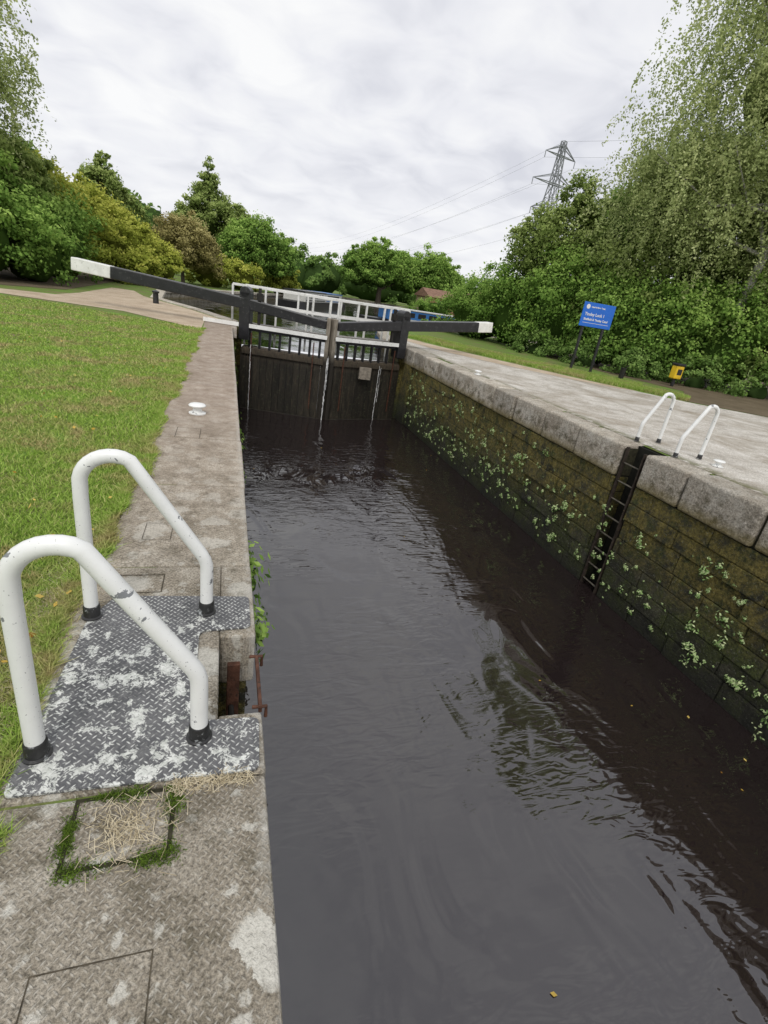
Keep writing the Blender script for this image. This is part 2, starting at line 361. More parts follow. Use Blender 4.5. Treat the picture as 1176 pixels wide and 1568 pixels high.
# ---------------------------------------------------------------- ground / banks
XL,XR=.142,5.16
leftbank=[(XL,15.2),(XL,16.2),(-.9,18.6),(-2.5,21.5),(-3,28),(-1,36),(3,45),(8,60),(15,85)]
rightbank=[(XR,15.2),(XR,17),(5.8,20),(7,24),(9.5,27.5),(19,29),(20,42),(15,50),(19,65),(28,85)]
g=MB()
A=[(-700,-400),(-.3,-400),(-.3,-14),(-.3,14.9),(.05,15.2)]+leftbank[1:]+[(22,92),(22,900),(-700,900)]
B=[(22,92)]+rightbank[::-1][:-1]+[(5.3,15.2),(5.5,14.9),(5.5,-14),(-.3,-14),(-.3,-400),(700,-400),(700,900),(22,900)]
g.poly([(x,y,-.012) for x,y in A]);g.poly([(x,y,-.012) for x,y in B])
g.build('ground',MG)
bk=MB()
for line,sg in((leftbank,-1),(rightbank,1)):
    for a,b in zip(line,line[1:]): bk.poly([(a[0],a[1],-.012),(b[0],b[1],-.012),(b[0],b[1],-1.2),(a[0],a[1],-1.2)])
for a,b in(((15,85),(22,92)),((22,92),(28,85))): bk.poly([(*a,-.012),(*b,-.012),(*b,-1.2),(*a,-1.2)])
bk.build('canal_bank',MCR)
ed=MB()
for line in(leftbank[1:],rightbank[1:]):
    for a,b in zip(line,line[1:]):
        ed.beam((a[0],a[1],-.06),(b[0],b[1],-.06),.4,.16)
ed.build('canal_edging',MCR,bevel=.02)
MB().poly([(x,y,-.45) for x,y in [(-4,14.75),(0,14.75),(5.3,14.75),(22,14.75),(40,95),(-10,95)]]).build('upper_canal_water',MWT2)
MB().poly([(-.1,-14,-2.16),(5.6,-14,-2.16),(5.6,15.1,-2.16),(-.1,15.1,-2.16)]).build('canal_water',MWT)
# ---------------------------------------------------------------- sheets
MB().poly([(x,y,-.004) for x,y in [(5.55,-14),(5.55,19),(6.3,18.9),(7.1,16.9),(8.5,14.3),(9.8,12.1),(11.3,10.2),(13.2,8.9),(16,8.2),(60,6),(60,-14)]]).build('concrete_paving',MPV)
MB().poly([(x,y,0.0) for x,y in [(6.35,18.8),(7.1,16.9),(8.5,14.3),(9.8,12.1),(10.6,11.2),(10.0,11.3),(8.9,12.2),(7.6,13.7),(6.5,15.4),(6.0,17.3),(5.75,18.9)]]).build('gravel_path',MSAND)
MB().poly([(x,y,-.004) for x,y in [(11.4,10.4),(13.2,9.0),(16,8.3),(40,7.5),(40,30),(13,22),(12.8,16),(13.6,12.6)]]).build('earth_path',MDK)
MB().poly([(x,y,-.004) for x,y in [(-.57,12.9),(-.57,15.2),(-.1,16.1),(-1.3,18.7),(-2.9,21.5),(-3.6,24),(-4.4,24),(-4.4,19),(-4.6,17.2),(-7,16.2),(-7,15.5),(-5.2,15.4),(-2.5,14.9),(-1.2,13.6)]]).build('towpath',MSAND)
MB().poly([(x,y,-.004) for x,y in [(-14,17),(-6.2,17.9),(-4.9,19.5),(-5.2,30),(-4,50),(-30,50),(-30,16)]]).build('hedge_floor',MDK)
# ---------------------------------------------------------------- left coping
lc=empty('lock_side_coping')
mb=MB();pit=(1.31,1.72)
cuts=[-14,-8,-4,-2,-.9,.1,1.07,2.28,3.35,4.42,5.5,6.6,7.65,8.8,9.8,10.9,12,13.1,14.2]
for a,b in zip(cuts,cuts[1:]):
    g_=.005
    jx=random.uniform(-.006,.004)
    if a<1.31<b:
        mb.box(-.56,.0,a+g_,b-g_,-.25,-.001);mb.box(.0,XL,a+g_,pit[0],-.25,-.001);mb.box(.0,XL,pit[1],b-g_,-.25,-.001)
    else: mb.box(-.56+random.uniform(-.012,.012),XL+jx,a+g_,b-g_,-.25,random.uniform(-.004,0))
mb.box(-.56,.25,14.21,16.2,-.25,0)
mb.build('slabs',MC,lc,bevel=.012)
MB().box(-.6,.05,-14,1.3,-.3,-.03).box(-.6,.05,1.73,14.8,-.3,-.03).build('joint_fill',MMOSS,lc)
def frame(x0,x1,y0,y1,w,mat,name,z=.0015):
    m=MB()
    m.poly([(x0,y0,z),(x1,y0,z),(x1-w,y0+w,z),(x0+w,y0+w,z)]);m.poly([(x1,y0,z),(x1,y1,z),(x1-w,y1-w,z),(x1-w,y0+w,z)])
    m.poly([(x1,y1,z),(x0,y1,z),(x0+w,y1-w,z),(x1-w,y1-w,z)]);m.poly([(x0,y1,z),(x0,y0,z),(x0+w,y0+w,z),(x0+w,y1-w,z)])
    return m.build(name,mat,lc)
DG=m_simple('joint_dark',(.07,.058,.04),.95,.6,30)
DGM=m_simple('joint_earth',(.03,.028,.015),.95,.5,30)
frame(-.355,-.105,.865,1.06,.011,DGM,'moss_joint')
frame(-.35,-.12,.42,.672,.003,DG,'cover_joint');frame(-.44,-.25,2.05,2.2,.005,DG,'cover_joint_b',);frame(-.4,-.26,2.55,2.75,.003,DG,'cover_joint_c')
frame(-.40,-.2,4.4,4.7,.004,DG,'cover_joint_d')
# ---------------------------------------------------------------- chamber walls
lw=empty('lock_chamber_wall_near')
mb=MB()
def course(mb,x0,x1,ys,z0,z1,jit,side,gap=.008,lens=(.55,.95)):
    y=ys[0]-random.uniform(0,.6)
    while y<ys[1]:
        l=random.uniform(*lens);a=max(y,ys[0]);b=min(y+l,ys[1])
        if b-a>.06:
            j=random.uniform(-jit,jit)
            if side>0: mb.box(x0+j,x1,a+gap/2,b-gap/2,z0+gap/2,z1-gap/2)
            else: mb.box(x0,x1+j,a+gap/2,b-gap/2,z0+gap/2,z1-gap/2)
        y+=l
zc=-.25
while zc>-2.5:
    for ys in((-14,pit[0]),(pit[1],14.6)): course(mb,-.1,.115,ys,zc-.28,zc,.008,-1)
    zc-=.28
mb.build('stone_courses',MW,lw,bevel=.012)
MB().box(-.3,-.02,-14,14.8,-2.7,-.26).box(-.1,.09,-14,1.30,-2.7,-.26).box(-.1,.09,1.73,14.8,-2.7,-.26).build('mortar',MWB,lw)
MB().box(-.3,-.003,1.2,1.8,-2.7,-.26).build('recess_back',MW,lw)
rw=empty('lock_chamber_wall')
rec=(4.98,5.38)
mb=MB();zc=-.47
while zc>-2.6:
    h=random.uniform(.20,.29)
    for ys in((-14,rec[0]),(rec[1],14.2)): course(mb,XR+.03,XR+.4,ys,zc-h,zc,.016,1,gap=.004,lens=(.4,1.0))
    zc-=h
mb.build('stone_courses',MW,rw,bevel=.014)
MB().box(XR+.055,XR+.5,-14,rec[0]-.01,-2.8,-.4).box(XR+.055,XR+.5,rec[1]+.01,14.3,-2.8,-.4).box(XR+.26,XR+.5,4.9,5.5,-2.8,-.02).build('mortar',MWB,rw)
MB().box(-.3,5.6,-14.5,-14,-3,0).build('tail_wall',MW,rw)
MB().box(XR-.02,XR+.5,14.25,16.2,-2.8,-.005).box(XR-.2,XR,14.95,16.0,-2.8,-.02).build('gate_quoin',MW,rw,bevel=.03)
MB().box(-.5,XL+.02,14.25,16.2,-2.8,-.26).box(XL,.40,14.9,16.0,-2.8,-.02).build('gate_quoin_near',MW,rw,bevel=.03)
rc=empty('stone_coping');mb=MB()
for ys in((-14,rec[0]),(rec[1],16.2)):
    y=ys[0]
    while y<ys[1]-.05:
        l=random.uniform(.7,1.1);b=min(y+l,ys[1])
        if ys[1]-b<.3: b=ys[1]
        mb.box(XR+random.uniform(-.022,.022),XR+.47+random.uniform(-.03,.03),y+.014,b-.014,-.46,random.uniform(-.018,.008));y=b
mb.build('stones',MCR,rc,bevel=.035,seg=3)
MB().box(XR+.05,5.6,-14,rec[0],-.45,-.06).box(XR+.05,5.6,rec[1],16.2,-.45,-.06).box(XR+.3,5.6,4.9,5.5,-.45,-.02).build('joint_fill',DGM,rc)
# ---------------------------------------------------------------- ladders
def ladder(name,x,y0,y1,side,zt,mat):
    e=empty(name);m=MB()
    for yy in(y0,y1): m.box(min(x,x+side*.05),max(x,x+side*.05),yy-.012,yy+.012,-2.5,zt)
    m.build('stringers',mat,e,bevel=.003)
    m=MB();z=zt-.22
    while z>-2.4: m.tube([(x+side*.03,y0,z),(x+side*.03,y1,z)],.012,8);z-=.26
    m.build('rungs',MRUNG if side>0 else MDARKST,e,smooth=True);return e
ladder('lock_ladder',XR+.02,rec[0]+.04,rec[1]-.04,1,-.03,MLADR)
e=ladder('lock_ladder',XL-.06,1.36,1.67,-1,-.1,MRUST)
m=MB();m.beam((XL-.002,1.335,-.02),(XL-.002,1.60,-.02),.012,.03)
for yy in(1.34,1.6): m.tube([(XL-.03,yy,-.012),(XL+.018,yy,-.012),(XL+.018,yy,-.06)],.007,8)
m.build('rusty_bracket',MRUST,e,bevel=.002)
# ---------------------------------------------------------------- chequer plate
pl=empty('chequer_plate')
o=[(-.535,1.09),(.122,1.075),(.13,1.275),(-.06,1.285),(-.078,1.305),(-.078,1.73),(-.06,1.752),(.122,1.76),(.122,1.985),(-.425,2.02),(-.50,1.85)]
m=MB();z0,z1=.002,.009
def rnd(o,r=.025):
    q=[];n=len(o)
    for i in range(n):
        p=Vector(o[i]);a=Vector(o[i-1]);b=Vector(o[(i+1)%n]);r_=min(r,(a-p).length*.4,(b-p).length*.4)
        p0=p+(a-p).normalized()*r_;p1=p+(b-p).normalized()*r_
        for t in(0,.25,.5,.75,1): q.append(tuple(p0*(1-t)**2+p*2*t*(1-t)+p1*t*t))
    return q
oo=rnd(o);nb=len(oo)
m.poly([(x,y,z1) for x,y in oo])
for i in range(nb):
    a=oo[i];b=oo[(i+1)%nb];m.poly([(*a,z0),(*b,z0),(*b,z1),(*a,z1)])
m.build('plate',MPL,pl)
# ---------------------------------------------------------------- hoop handrails
def hoop(x_out,x_in,y,name='safety_handrail',r=.0255):
    e=empty(name);w=x_in-x_out;sg=1 if w>0 else -1;w=abs(w)
    P2=[(0,0),(0,.30),(0,.52)]
    ctr=.11
    for a in np.linspace(180,60,11)[1:]: P2.append((ctr+ctr*math.cos(math.radians(a)),.575+ctr*math.sin(math.radians(a))))
    ax,az=P2[-1]
    ex,ez=w-.02,.285
    for t in(.25,.5,.75,1): P2.append((ax+(ex-ax)*t,az+(ez-az)*t))
    P2+=[(w-.008,.262),(w-.001,.235),(w,.20),(w,.1),(w,0)]
    pts=[(x_out+sg*a,y,b+.004) for a,b in P2]
    MB().tube(pts,r,20).build('hoop',MWH,e,smooth=True)
    m=MB()
    for xx in(x_out,x_in): m.lathe(xx,y,[(r+.013,.009),(r+.013,.014),(r+.006,.018),(r+.005,.058),(r+.001,.064)],20)
    m.build('base_collars',MCOL,e,smooth=True)
    return e
hoop(-.49,-.054,1.22);hoop(-.487,-.056,1.88)
hoop(5.92,5.53,5.58,r=.024);hoop(5.94,5.53,4.88,r=.024)
def bollard(x,y,s=1):
    e=empty('mooring_bollard')
    MB().lathe(x,y,[(.085*s,0),(.085*s,.01),(.05*s,.02),(.042*s,.05*s),(.055*s,.068*s),(.085*s,.078*s),(.088*s,.088*s),(.075*s,.1*s),(.03*s,.108*s),(.002,.109*s)],28).build('mushroom_cap',MWH,e,smooth=True)
bollard(-.26,5.24,.95);bollard(5.5,10.7,.9);bollard(5.95,4.6,.8)
e=empty('mooring_post');MB().lathe(-2.2,18.9,[(.09,0),(.08,.3),(.11,.32),(.11,.36),(.02,.4)],16).build('post',MBK,e,smooth=True)
# ---------------------------------------------------------------- lock gates
def gate(heel,mitre,out,side):
    e=empty('lock_gate');H=Vector((*heel,0));Mi=Vector((*mitre,0));d=(Mi-H).normalized();L=(Mi-H).length
    nrm=Vector((-d.y,d.x,0));nrm=nrm if nrm.y>0 else -nrm
    T=Matrix.Identity(4)
    for i in range(3): T[i][0]=d[i];T[i][1]=nrm[i];T[i][2]=(0,0,1)[i]
    T.translation=H
    m=MB();nb=13;w=L/nb
    for i in range(nb): m.box(i*w+.003,(i+1)*w-.003,-.02+random.uniform(-.006,.006),.05,-3,-.56+random.uniform(-.01,.01),T)
    for z,hh in((-.66,.16),(-2.35,.2)): m.box(.05,L-.02,-.08,.0,z,z+hh,T)
    m.box(.05,L-.02,-.03,.28,-.52,-.47,T)
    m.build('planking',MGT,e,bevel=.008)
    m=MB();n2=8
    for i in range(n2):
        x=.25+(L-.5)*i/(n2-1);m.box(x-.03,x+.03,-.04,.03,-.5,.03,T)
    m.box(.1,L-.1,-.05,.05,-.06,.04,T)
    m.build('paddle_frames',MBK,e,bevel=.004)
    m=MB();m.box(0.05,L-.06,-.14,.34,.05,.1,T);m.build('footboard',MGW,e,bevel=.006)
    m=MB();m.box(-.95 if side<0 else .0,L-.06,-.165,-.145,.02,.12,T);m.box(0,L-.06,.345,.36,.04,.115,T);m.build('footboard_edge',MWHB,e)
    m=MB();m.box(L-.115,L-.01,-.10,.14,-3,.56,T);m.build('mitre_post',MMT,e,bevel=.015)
    m=MB();m.box(-.02,.26,-.17,.2,-.3,.88,T);m.tube([T@Vector((.12,-.17,.88)),T@Vector((.12,.2,.88))],.138,16)
    m.build('heel_post',MBK,e,bevel=.015)
    m=MB();m.box(.3,.33,-.11,-.085,-1.9,-.1,T);m.box(L-.42,L-.39,-.11,-.085,-1.9,-.1,T);m.build('paddle_rods',MRUST,e)
    O=Vector(out);ph=T@Vector((.12,-.02,.60));pm=T@Vector((L-.12,-.02,.38));we=O+(ph-O).normalized()*(.95 if side<0 else .55)
    m=MB();m.beam(we,ph,.30,.29,.30,.27);m.beam(ph,pm,.27,.27,.22,.22);m.build('balance_beam',MBK,e,bevel=.02)
    m=MB();m.beam(O,we,.31,.30,.305,.295);m.build('beam_end',MWHB,e,bevel=.02)
    m=MB()
    for off,z1,x0,x1 in((.40,1.02,-.35,L-.1),(1.15,1.02,-.2,L+.05)):
        xs=np.linspace(x0,x1,4)
        for x in xs: m.box(x-.025,x+.025,off-.025,off+.025,.1 if off<1 else -.5,z1,T)
        m.box(x0,x1+.04,off-.028,off+.028,z1-.03,z1+.03,T);m.box(x0,x1+.04,off-.016,off+.016,.56,.61,T)
    m.build('handrail',MWHB,e,bevel=.004)
    m=MB();m.box(0,L+.05,.80,1.2,.0,.05,T);m.build('outer_walkway',MGW,e)
    m=MB();m.box(.45,.52,-.1,-.03,.0,1.02,T);m.box(.42,.56,-.14,0,.72,.9,T);m.build('paddle_gear',MDARKST,e,bevel=.006)
    return e
gate((.36,14.75),(2.66,14.08),(-3.72,15.75,.90),-1)
gate((4.98,14.80),(2.69,14.08),(8.0,15.45,.90),1)
MB().box(3.62,3.96,14.2,14.3,-.95,-.62).build('gate_patch_board',MGW)
lk=MB()
for x,y,z0,w,zt in((2.62,13.95,-2.16,.032,-.45),(2.645,13.94,-1.3,.02,-.4),(4.25,14.42,-2.16,.016,-.55),(4.3,14.42,-1.6,.008,-.6),(.62,14.5,-2.16,.016,-.4)):
    n_=20
    for i in range(n_):
        a=zt+(z0-zt)*i/n_;b=zt+(z0-zt)*(i+1)/n_
        lk.beam((x+random.uniform(-.008,.008),y,a),(x+random.uniform(-.008,.008),y,b-.005),w*random.uniform(.4,1.3),.008)
lk.build('gate_leak_water',m_simple('falling_water',(.7,.71,.71),.3,.5,9,.5))
# ---------------------------------------------------------------- sign, bin, post
sg=empty('canal_sign')
sx0,sx1,sy,sz0,sz1=10.72,11.92,14.72,1.38,2.10
m=MB();m.box(sx0,sx1,sy,sy+.03,sz0,sz1);b=m.build('board',MBLUE,sg,bevel=.01)
m=MB()
for x in(10.92,11.72): m.box(x-.035,x+.035,sy+.035,sy+.1,-.02,sz1-.1)
m.build('posts',MBK,sg,bevel=.005)
def text(t,x,z,size,par,y,mat=MSW):
    cu=bpy.data.curves.new('text','FONT');cu.body=t;cu.size=size;cu.extrude=.002;cu.offset=.002
    ob=bpy.data.objects.new('lettering',cu);COL.objects.link(ob);ob.location=(x,y,z);ob.rotation_euler=(math.radians(90),0,0);cu.materials.append(mat);ob.parent=par
text('Tinsley Lock 1',sx0+.1,sz0+.33,.13,sg,sy-.004);text('Sheffield & Tinsley Canal',sx0+.1,sz0+.19,.094,sg,sy-.004)
text('Canal & River Trust',sx0+.28,sz1-.15,.065,sg,sy-.004)
m=MB();m.box(sx0+.1,sx1-.1,sy-.003,sy-.001,sz0+.11,sz0+.12)
m.poly([(sx0+.16+.07*math.cos(a),sy-.004,sz1-.13+.07*math.sin(a)) for a in np.linspace(0,6.28,20)[:-1]]);m.build('logo',MSW,sg)
wb=empty('dog_waste_bin');bx,by=14.1,13.6
MB().box(bx-.15,bx+.15,by-.12,by+.12,.25,.66).build('bin_body',MYEL,wb,bevel=.03)
MB().box(bx-.17,bx+.17,by-.14,by+.14,.66,.74).box(bx-.05,bx+.05,by-.04,by+.04,0,.25).build('lid_and_post',MBK,wb,bevel=.02)
MB().box(bx-.09,bx+.09,by-.125,by-.121,.38,.56).build('label',MBK,wb)
e=empty('marker_post');MB().box(12.2,12.32,13.85,13.97,-.02,.32).box(12.19,12.33,13.84,13.98,.32,.35).build('post',MDARKST,e,bevel=.01)
# ---------------------------------------------------------------- boats & houses
def boat(name,x,y,L,ang,c1,c2):
    e=empty(name);T=Matrix.Translation((x,y,-.5))@Matrix.Rotation(ang,4,'Z')
    w=1.05;out=[(-L/2,-w*.75),(-L/2+.8,-w),(L/2-1.8,-w),(L/2-.6,-w*.55),(L/2,0),(L/2-.6,w*.55),(L/2-1.8,w),(-L/2+.8,w),(-L/2,w*.75)]
    m=MB();n=len(out)
    for i in range(n):
        a=out[i];b=out[(i+1)%n];m.poly([T@Vector((*a,-.2)),T@Vector((*b,-.2)),T@Vector((b[0]*1.01,b[1],.45)),T@Vector((a[0]*1.01,a[1],.45))])
    m.poly([T@Vector((*a,.43)) for a in out]);m.build('hull',MBK,e)
    m=MB();m.box(-L/2+1.4,L/2-2.6,-w*.82,w*.82,.45,1.15,T);m.build('cabin',c1,e,bevel=.05)
    m=MB();m.box(-L/2+1.3,L/2-2.5,-w*.86,w*.86,1.15,1.21,T);m.box(-L/2+1.6,L/2-2.8,-w*.82-.01,-w*.82-.004,.55,.62,T);m.build('roof',c2,e)
    m=MB();k=6
    for i in range(k):
        xx=-L/2+2.2+(L-6)*i/(k-1);m.box(xx-.28,xx+.28,-w*.82-.012,w*.82+.012,.75,1.03,T)
    m.build('windows',MDARKST,e);return e
MBB=m_simple('boat_blue',(.05,.17,.42),.4,.1);MCR2=m_simple('boat_cream',(.6,.6,.56),.5,.1);MRED=m_simple('boat_red',(.3,.04,.03),.4,.1)
boat('narrowboat',13.2,34,10,.12,MBB,MCR2);boat('narrowboat',6.2,44,10,1.15,MCR2,MBK);boat('narrowboat',8.6,49,9,1.1,MCR2,MBB)
MTILE=m_simple('roof_tiles',(.22,.13,.09),.9,.3,3);MBRK=m_brick('house_brick',(.36,.16,.10));MGLS=m_simple('window_glass',(.03,.035,.04),.1,.2)
def house(x,y,w,d,h,rh):
    e=empty('brick_house')
    MB().box(x,x+w,y,y+d,0,h).build('walls',MBRK,e)
    m=MB();o=.35;a=(x-o,y-o,h);b=(x+w+o,y-o,h);c_=(x+w+o,y+d/2,h+rh);d_=(x-o,y+d/2,h+rh);e1=(x+w+o,y+d+o,h);f1=(x-o,y+d+o,h)
    m.poly([a,b,c_,d_]);m.poly([d_,c_,e1,f1]);m.poly([a,d_,f1]);m.poly([b,e1,c_]);m.build('roof',MTILE,e)
    m=MB();g2=MB();k=max(2,int(w/2.6))
    for i in range(k):
        xx=x+w*(i+.5)/k;zz=.8
        m.box(xx-.6,xx+.6,y-.05,y-.01,zz,zz+1.);g2.box(xx-.5,xx+.5,y-.07,y-.052,zz+.1,zz+.9)
    m.build('window_frames',MSW,e);g2.build('window_glass',MGLS,e)
    MB().box(x+w*.2,x+w*.2+.95,y-.06,y-.01,0,1.9).build('door',MRED,e)
    MB().box(x+w*.7,x+w*.7+.6,y+d/2-.4,y+d/2+.4,h+rh*.5,h+rh+.5).build('chimney',MBRK,e)
house(26.5,70,6.5,6,2.,1.1);house(34.,73,3.8,7,2.3,1.1)
# ---------------------------------------------------------------- pylon & wires
py=empty('electricity_pylon');MST=m_simple('galvanised_steel',(.24,.25,.27),.6,.1)
m=MB();bx,by,Ht=64.5,110,35.
def pw(z): return 3.4*(1-z/26.)+.85 if z<26 else .85-.05*(z-26)
lv=[0,5,9.5,13.5,17,20,22.5,25,27.5,30,32.5,Ht]
ang=.5
def cp(i,z):
    w=pw(z);a=ang+math.pi/4+i*math.pi/2;return (bx+w*1.414*math.cos(a),by+w*1.414*math.sin(a),z)
for i in range(4):
    for a,b in zip(lv,lv[1:]):
        m.beam(cp(i,a),cp(i,b),.17,.17);m.beam(cp(i,a),cp(i+1,b),.08,.08);m.beam(cp(i+1,a),cp(i,b),.08,.08);m.beam(cp(i,b),cp(i+1,b),.08,.08)
arm=[];dv=Vector((math.cos(ang-.25),math.sin(ang-.25),0))
for z,l in((22.5,5.),(27.5,6.2),(32.5,4.4)):
    for sd in(-1,1):
        tip=Vector((bx,by,z))+dv*sd*l
        for i in range(4): m.beam(cp(i,z),tip,.10,.10)
        for i in range(4): m.beam(cp(i,z+1.8),tip,.10,.10)
        m.beam(tip,tip-Vector((0,0,1.2)),.12,.12);arm.append(tip-Vector((0,0,1.2)))
m.build('lattice_tower',MST,py)
m=MB()
for tip in arm+[Vector((bx,by,Ht))]:
    for far,sag in((tip+Vector((-20,330,-8)),7),(tip+Vector((60,-200,4)),7)):
        pts=[]
        for t in np.linspace(0,1,22): p=tip.lerp(far,t);pts.append(p-Vector((0,0,4*sag*t*(1-t))))
        m.tube(pts,.018,4)
m.build('power_lines',MST,py)
# ---------------------------------------------------------------- trees
def hedge(name,ells,n,size,mat,**k):
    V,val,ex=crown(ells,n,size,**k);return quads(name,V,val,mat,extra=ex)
hedge('shrub_hedge',[(12.6,26,1.0,2,2,1.9),(13.3,23.2,1.5,2.1,2,2.4),(13.9,20.3,1.6,2.0,2.2,2.6),(14.6,17.8,1.5,1.9,1.8,2.2),(15.9,16.2,1.3,1.8,1.6,2.1),(17.6,15.2,1.4,1.9,1.6,2.3)],85000,.062,L_GRN)
hedge('shrub_hedge',[(19.5,14.2,1.8,2.2,2,2.8),(21.5,12.6,2,2.2,2,3),(24,11.5,2.5,2.6,2.2,3.6),(15.5,19,2.8,2.2,2.2,2.6),(18,17.5,3,2.6,2.2,3.4),(20.5,16.5,3,2.8,2.5,4)],75000,.068,L_OLV,core=.5)
hedge('undergrowth',[(13.2,17.2,.1,.9,1.2,.8),(14.2,15.4,.1,1.1,.8,.8),(15.8,14.3,.1,1.2,.7,.9),(17.6,13.3,.15,1.3,.7,.9),(19.6,12.3,.2,1.4,.7,1.),(21.8,11.2,.2,1.4,.7,1.),(12.6,19.8,.1,.9,1.4,.8)],32000,.05,L_DEC,core=.3)
tree('hawthorn_tree',(14.6,22.5,0),7,.16,[(14.3,22.,4.1,1.9,2,1.9),(14.0,21.5,6.0,.8,.8,1.2),(13.,22.6,4.2,1.,1.2,1.2),(15.8,21.5,5.0,1.5,1.5,1.6)],32000,.065,L_OLV,core=.35,clump=.24,sprig=.4)
tree('alder_tree',(17.,20.,0),8,.18,[(17,20,5.4,2.,2,2.4),(16.3,19.5,6.8,1.1,1.2,1.3),(19,19,6.4,2.2,2,2.6)],36000,.068,L_GRN,core=.45,sprig=.4)
def birch(name,base,h,ells,ns,nl,size,ln,mat=L_BIR,fill=20000):
    e=empty(name);limbs(base,h,.17,ells,nb=26).build('trunk_and_limbs',MBIR,e,smooth=True)
    E=np.array(ells,float);w=E[:,3]*E[:,5];w/=w.sum();idx=rng.choice(len(E),ns,p=w)
    d=unit(rng.normal(size=(ns,3)));r=rng.uniform(.35,1.08,(ns,1));S=E[idx,:3]+d*E[idx,3:6]*r
    Ls=rng.uniform(ln*.25,ln*1.25,(ns,1,1));t=rng.uniform(0,1,(ns,nl,1))
    o=d*np.array([1,1,0]);sw=rng.normal(0,.28,(ns,1,3))
    P=S[:,None,:]+o[:,None,:]*.55*np.sqrt(t)+sw*t*np.array([1,1,.2])-np.array([0,0,1])*Ls*t**1.4+rng.normal(0,.05,(ns,nl,3))+rng.normal(0,.09,(ns,nl,3))*(1-t)
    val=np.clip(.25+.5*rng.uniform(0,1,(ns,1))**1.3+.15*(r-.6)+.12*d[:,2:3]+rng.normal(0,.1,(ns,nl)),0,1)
    P=P.reshape(-1,3);nn=unit(rng.normal(size=P.shape)+np.array([0,-.3,.2]))
    quads('hanging_foliage',leafq(P,nn,size,.55),val.ravel(),mat,e)
    if fill:
        V,val,ex=crown([(a[0],a[1],a[2],a[3]*.66,a[4]*.66,a[5]*.72) for a in ells],fill,size*1.3,core=.35,clump=.3);quads('inner_foliage',V,val*.85,mat,e,extra=ex)
    return e
birch('silver_birch_tree',(17.2,14.8,0),15,[(16.3,16,9,4.,3.2,3.6),(17,16,12.5,3.6,3,3.6),(17.5,15.5,6,4.,3,2.6),(14.6,17,6.4,2.2,2.2,2.2),(20,14,9,4,3,5),(16,16.5,15,2.5,2.5,3)],4200,44,.048,1.5,fill=34000)
birch('silver_birch_tree',(22,12.5,0),14,[(22,12.5,8,3.6,3,4.5),(21,13,12,3,3,3.5),(24,11,7,3,3,4)],1100,50,.06,1.8,fill=20000)
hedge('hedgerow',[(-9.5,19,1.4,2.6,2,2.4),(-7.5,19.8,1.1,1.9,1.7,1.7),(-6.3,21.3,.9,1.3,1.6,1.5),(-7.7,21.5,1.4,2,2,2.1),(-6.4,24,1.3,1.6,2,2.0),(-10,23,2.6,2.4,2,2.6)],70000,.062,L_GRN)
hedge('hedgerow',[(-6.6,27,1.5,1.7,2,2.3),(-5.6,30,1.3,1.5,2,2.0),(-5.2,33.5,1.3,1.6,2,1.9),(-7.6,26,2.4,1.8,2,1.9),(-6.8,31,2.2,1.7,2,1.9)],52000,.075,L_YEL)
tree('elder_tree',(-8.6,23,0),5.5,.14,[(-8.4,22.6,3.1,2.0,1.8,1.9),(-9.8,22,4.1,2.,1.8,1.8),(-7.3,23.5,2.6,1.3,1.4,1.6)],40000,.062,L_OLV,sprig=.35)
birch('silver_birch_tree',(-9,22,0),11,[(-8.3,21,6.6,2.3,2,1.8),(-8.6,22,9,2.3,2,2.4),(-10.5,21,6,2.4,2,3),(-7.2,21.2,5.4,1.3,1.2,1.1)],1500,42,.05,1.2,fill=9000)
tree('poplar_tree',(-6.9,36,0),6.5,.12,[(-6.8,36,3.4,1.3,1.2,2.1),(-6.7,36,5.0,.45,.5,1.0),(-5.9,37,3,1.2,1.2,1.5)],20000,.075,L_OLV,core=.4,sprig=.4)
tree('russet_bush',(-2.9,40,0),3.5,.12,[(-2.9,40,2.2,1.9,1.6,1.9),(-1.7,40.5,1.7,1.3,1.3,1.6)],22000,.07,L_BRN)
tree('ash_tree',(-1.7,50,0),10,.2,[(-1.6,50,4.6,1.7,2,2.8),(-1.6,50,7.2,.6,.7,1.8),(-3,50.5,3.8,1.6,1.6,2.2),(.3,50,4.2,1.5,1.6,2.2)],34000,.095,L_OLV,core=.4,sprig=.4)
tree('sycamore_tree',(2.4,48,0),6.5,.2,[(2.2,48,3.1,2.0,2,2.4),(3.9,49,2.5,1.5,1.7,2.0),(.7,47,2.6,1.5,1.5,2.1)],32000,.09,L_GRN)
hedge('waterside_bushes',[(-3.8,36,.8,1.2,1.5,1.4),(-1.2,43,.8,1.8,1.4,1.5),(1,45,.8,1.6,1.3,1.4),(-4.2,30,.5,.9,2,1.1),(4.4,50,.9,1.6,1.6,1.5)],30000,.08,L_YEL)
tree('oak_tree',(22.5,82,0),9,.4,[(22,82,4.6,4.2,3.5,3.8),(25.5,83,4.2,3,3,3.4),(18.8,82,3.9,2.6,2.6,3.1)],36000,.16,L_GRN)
tree('oak_tree',(31,84,0),9,.4,[(31,84,4.6,3.8,3.5,3.8),(34,84,3.8,2.8,2.8,3.1),(27.5,84,4,2.8,2.8,3.2)],34000,.16,L_GRN)
hedge('distant_trees',[(8,75,2,3,3,3.2),(12,84,2,4,3,3.6),(15,88,2.2,4,3,3.4),(5,70,2,3,3,2.5),(38,86,2,4,3,4),(44,84,2,5,3,4.5),(-2,62,2.6,4,3,4),(-9,60,3,6,3,5),(-18,50,3,7,4,5.5),(-30,45,3,8,5,6),(25,95,2,9,3,3.5),(50,76,3,7,4,6),(60,70,3,8,5,7)]+[(x,110+abs(x)*.1,3,9,4,4.5) for x in range(-60,100,14)],80000,.25,L_DEC)
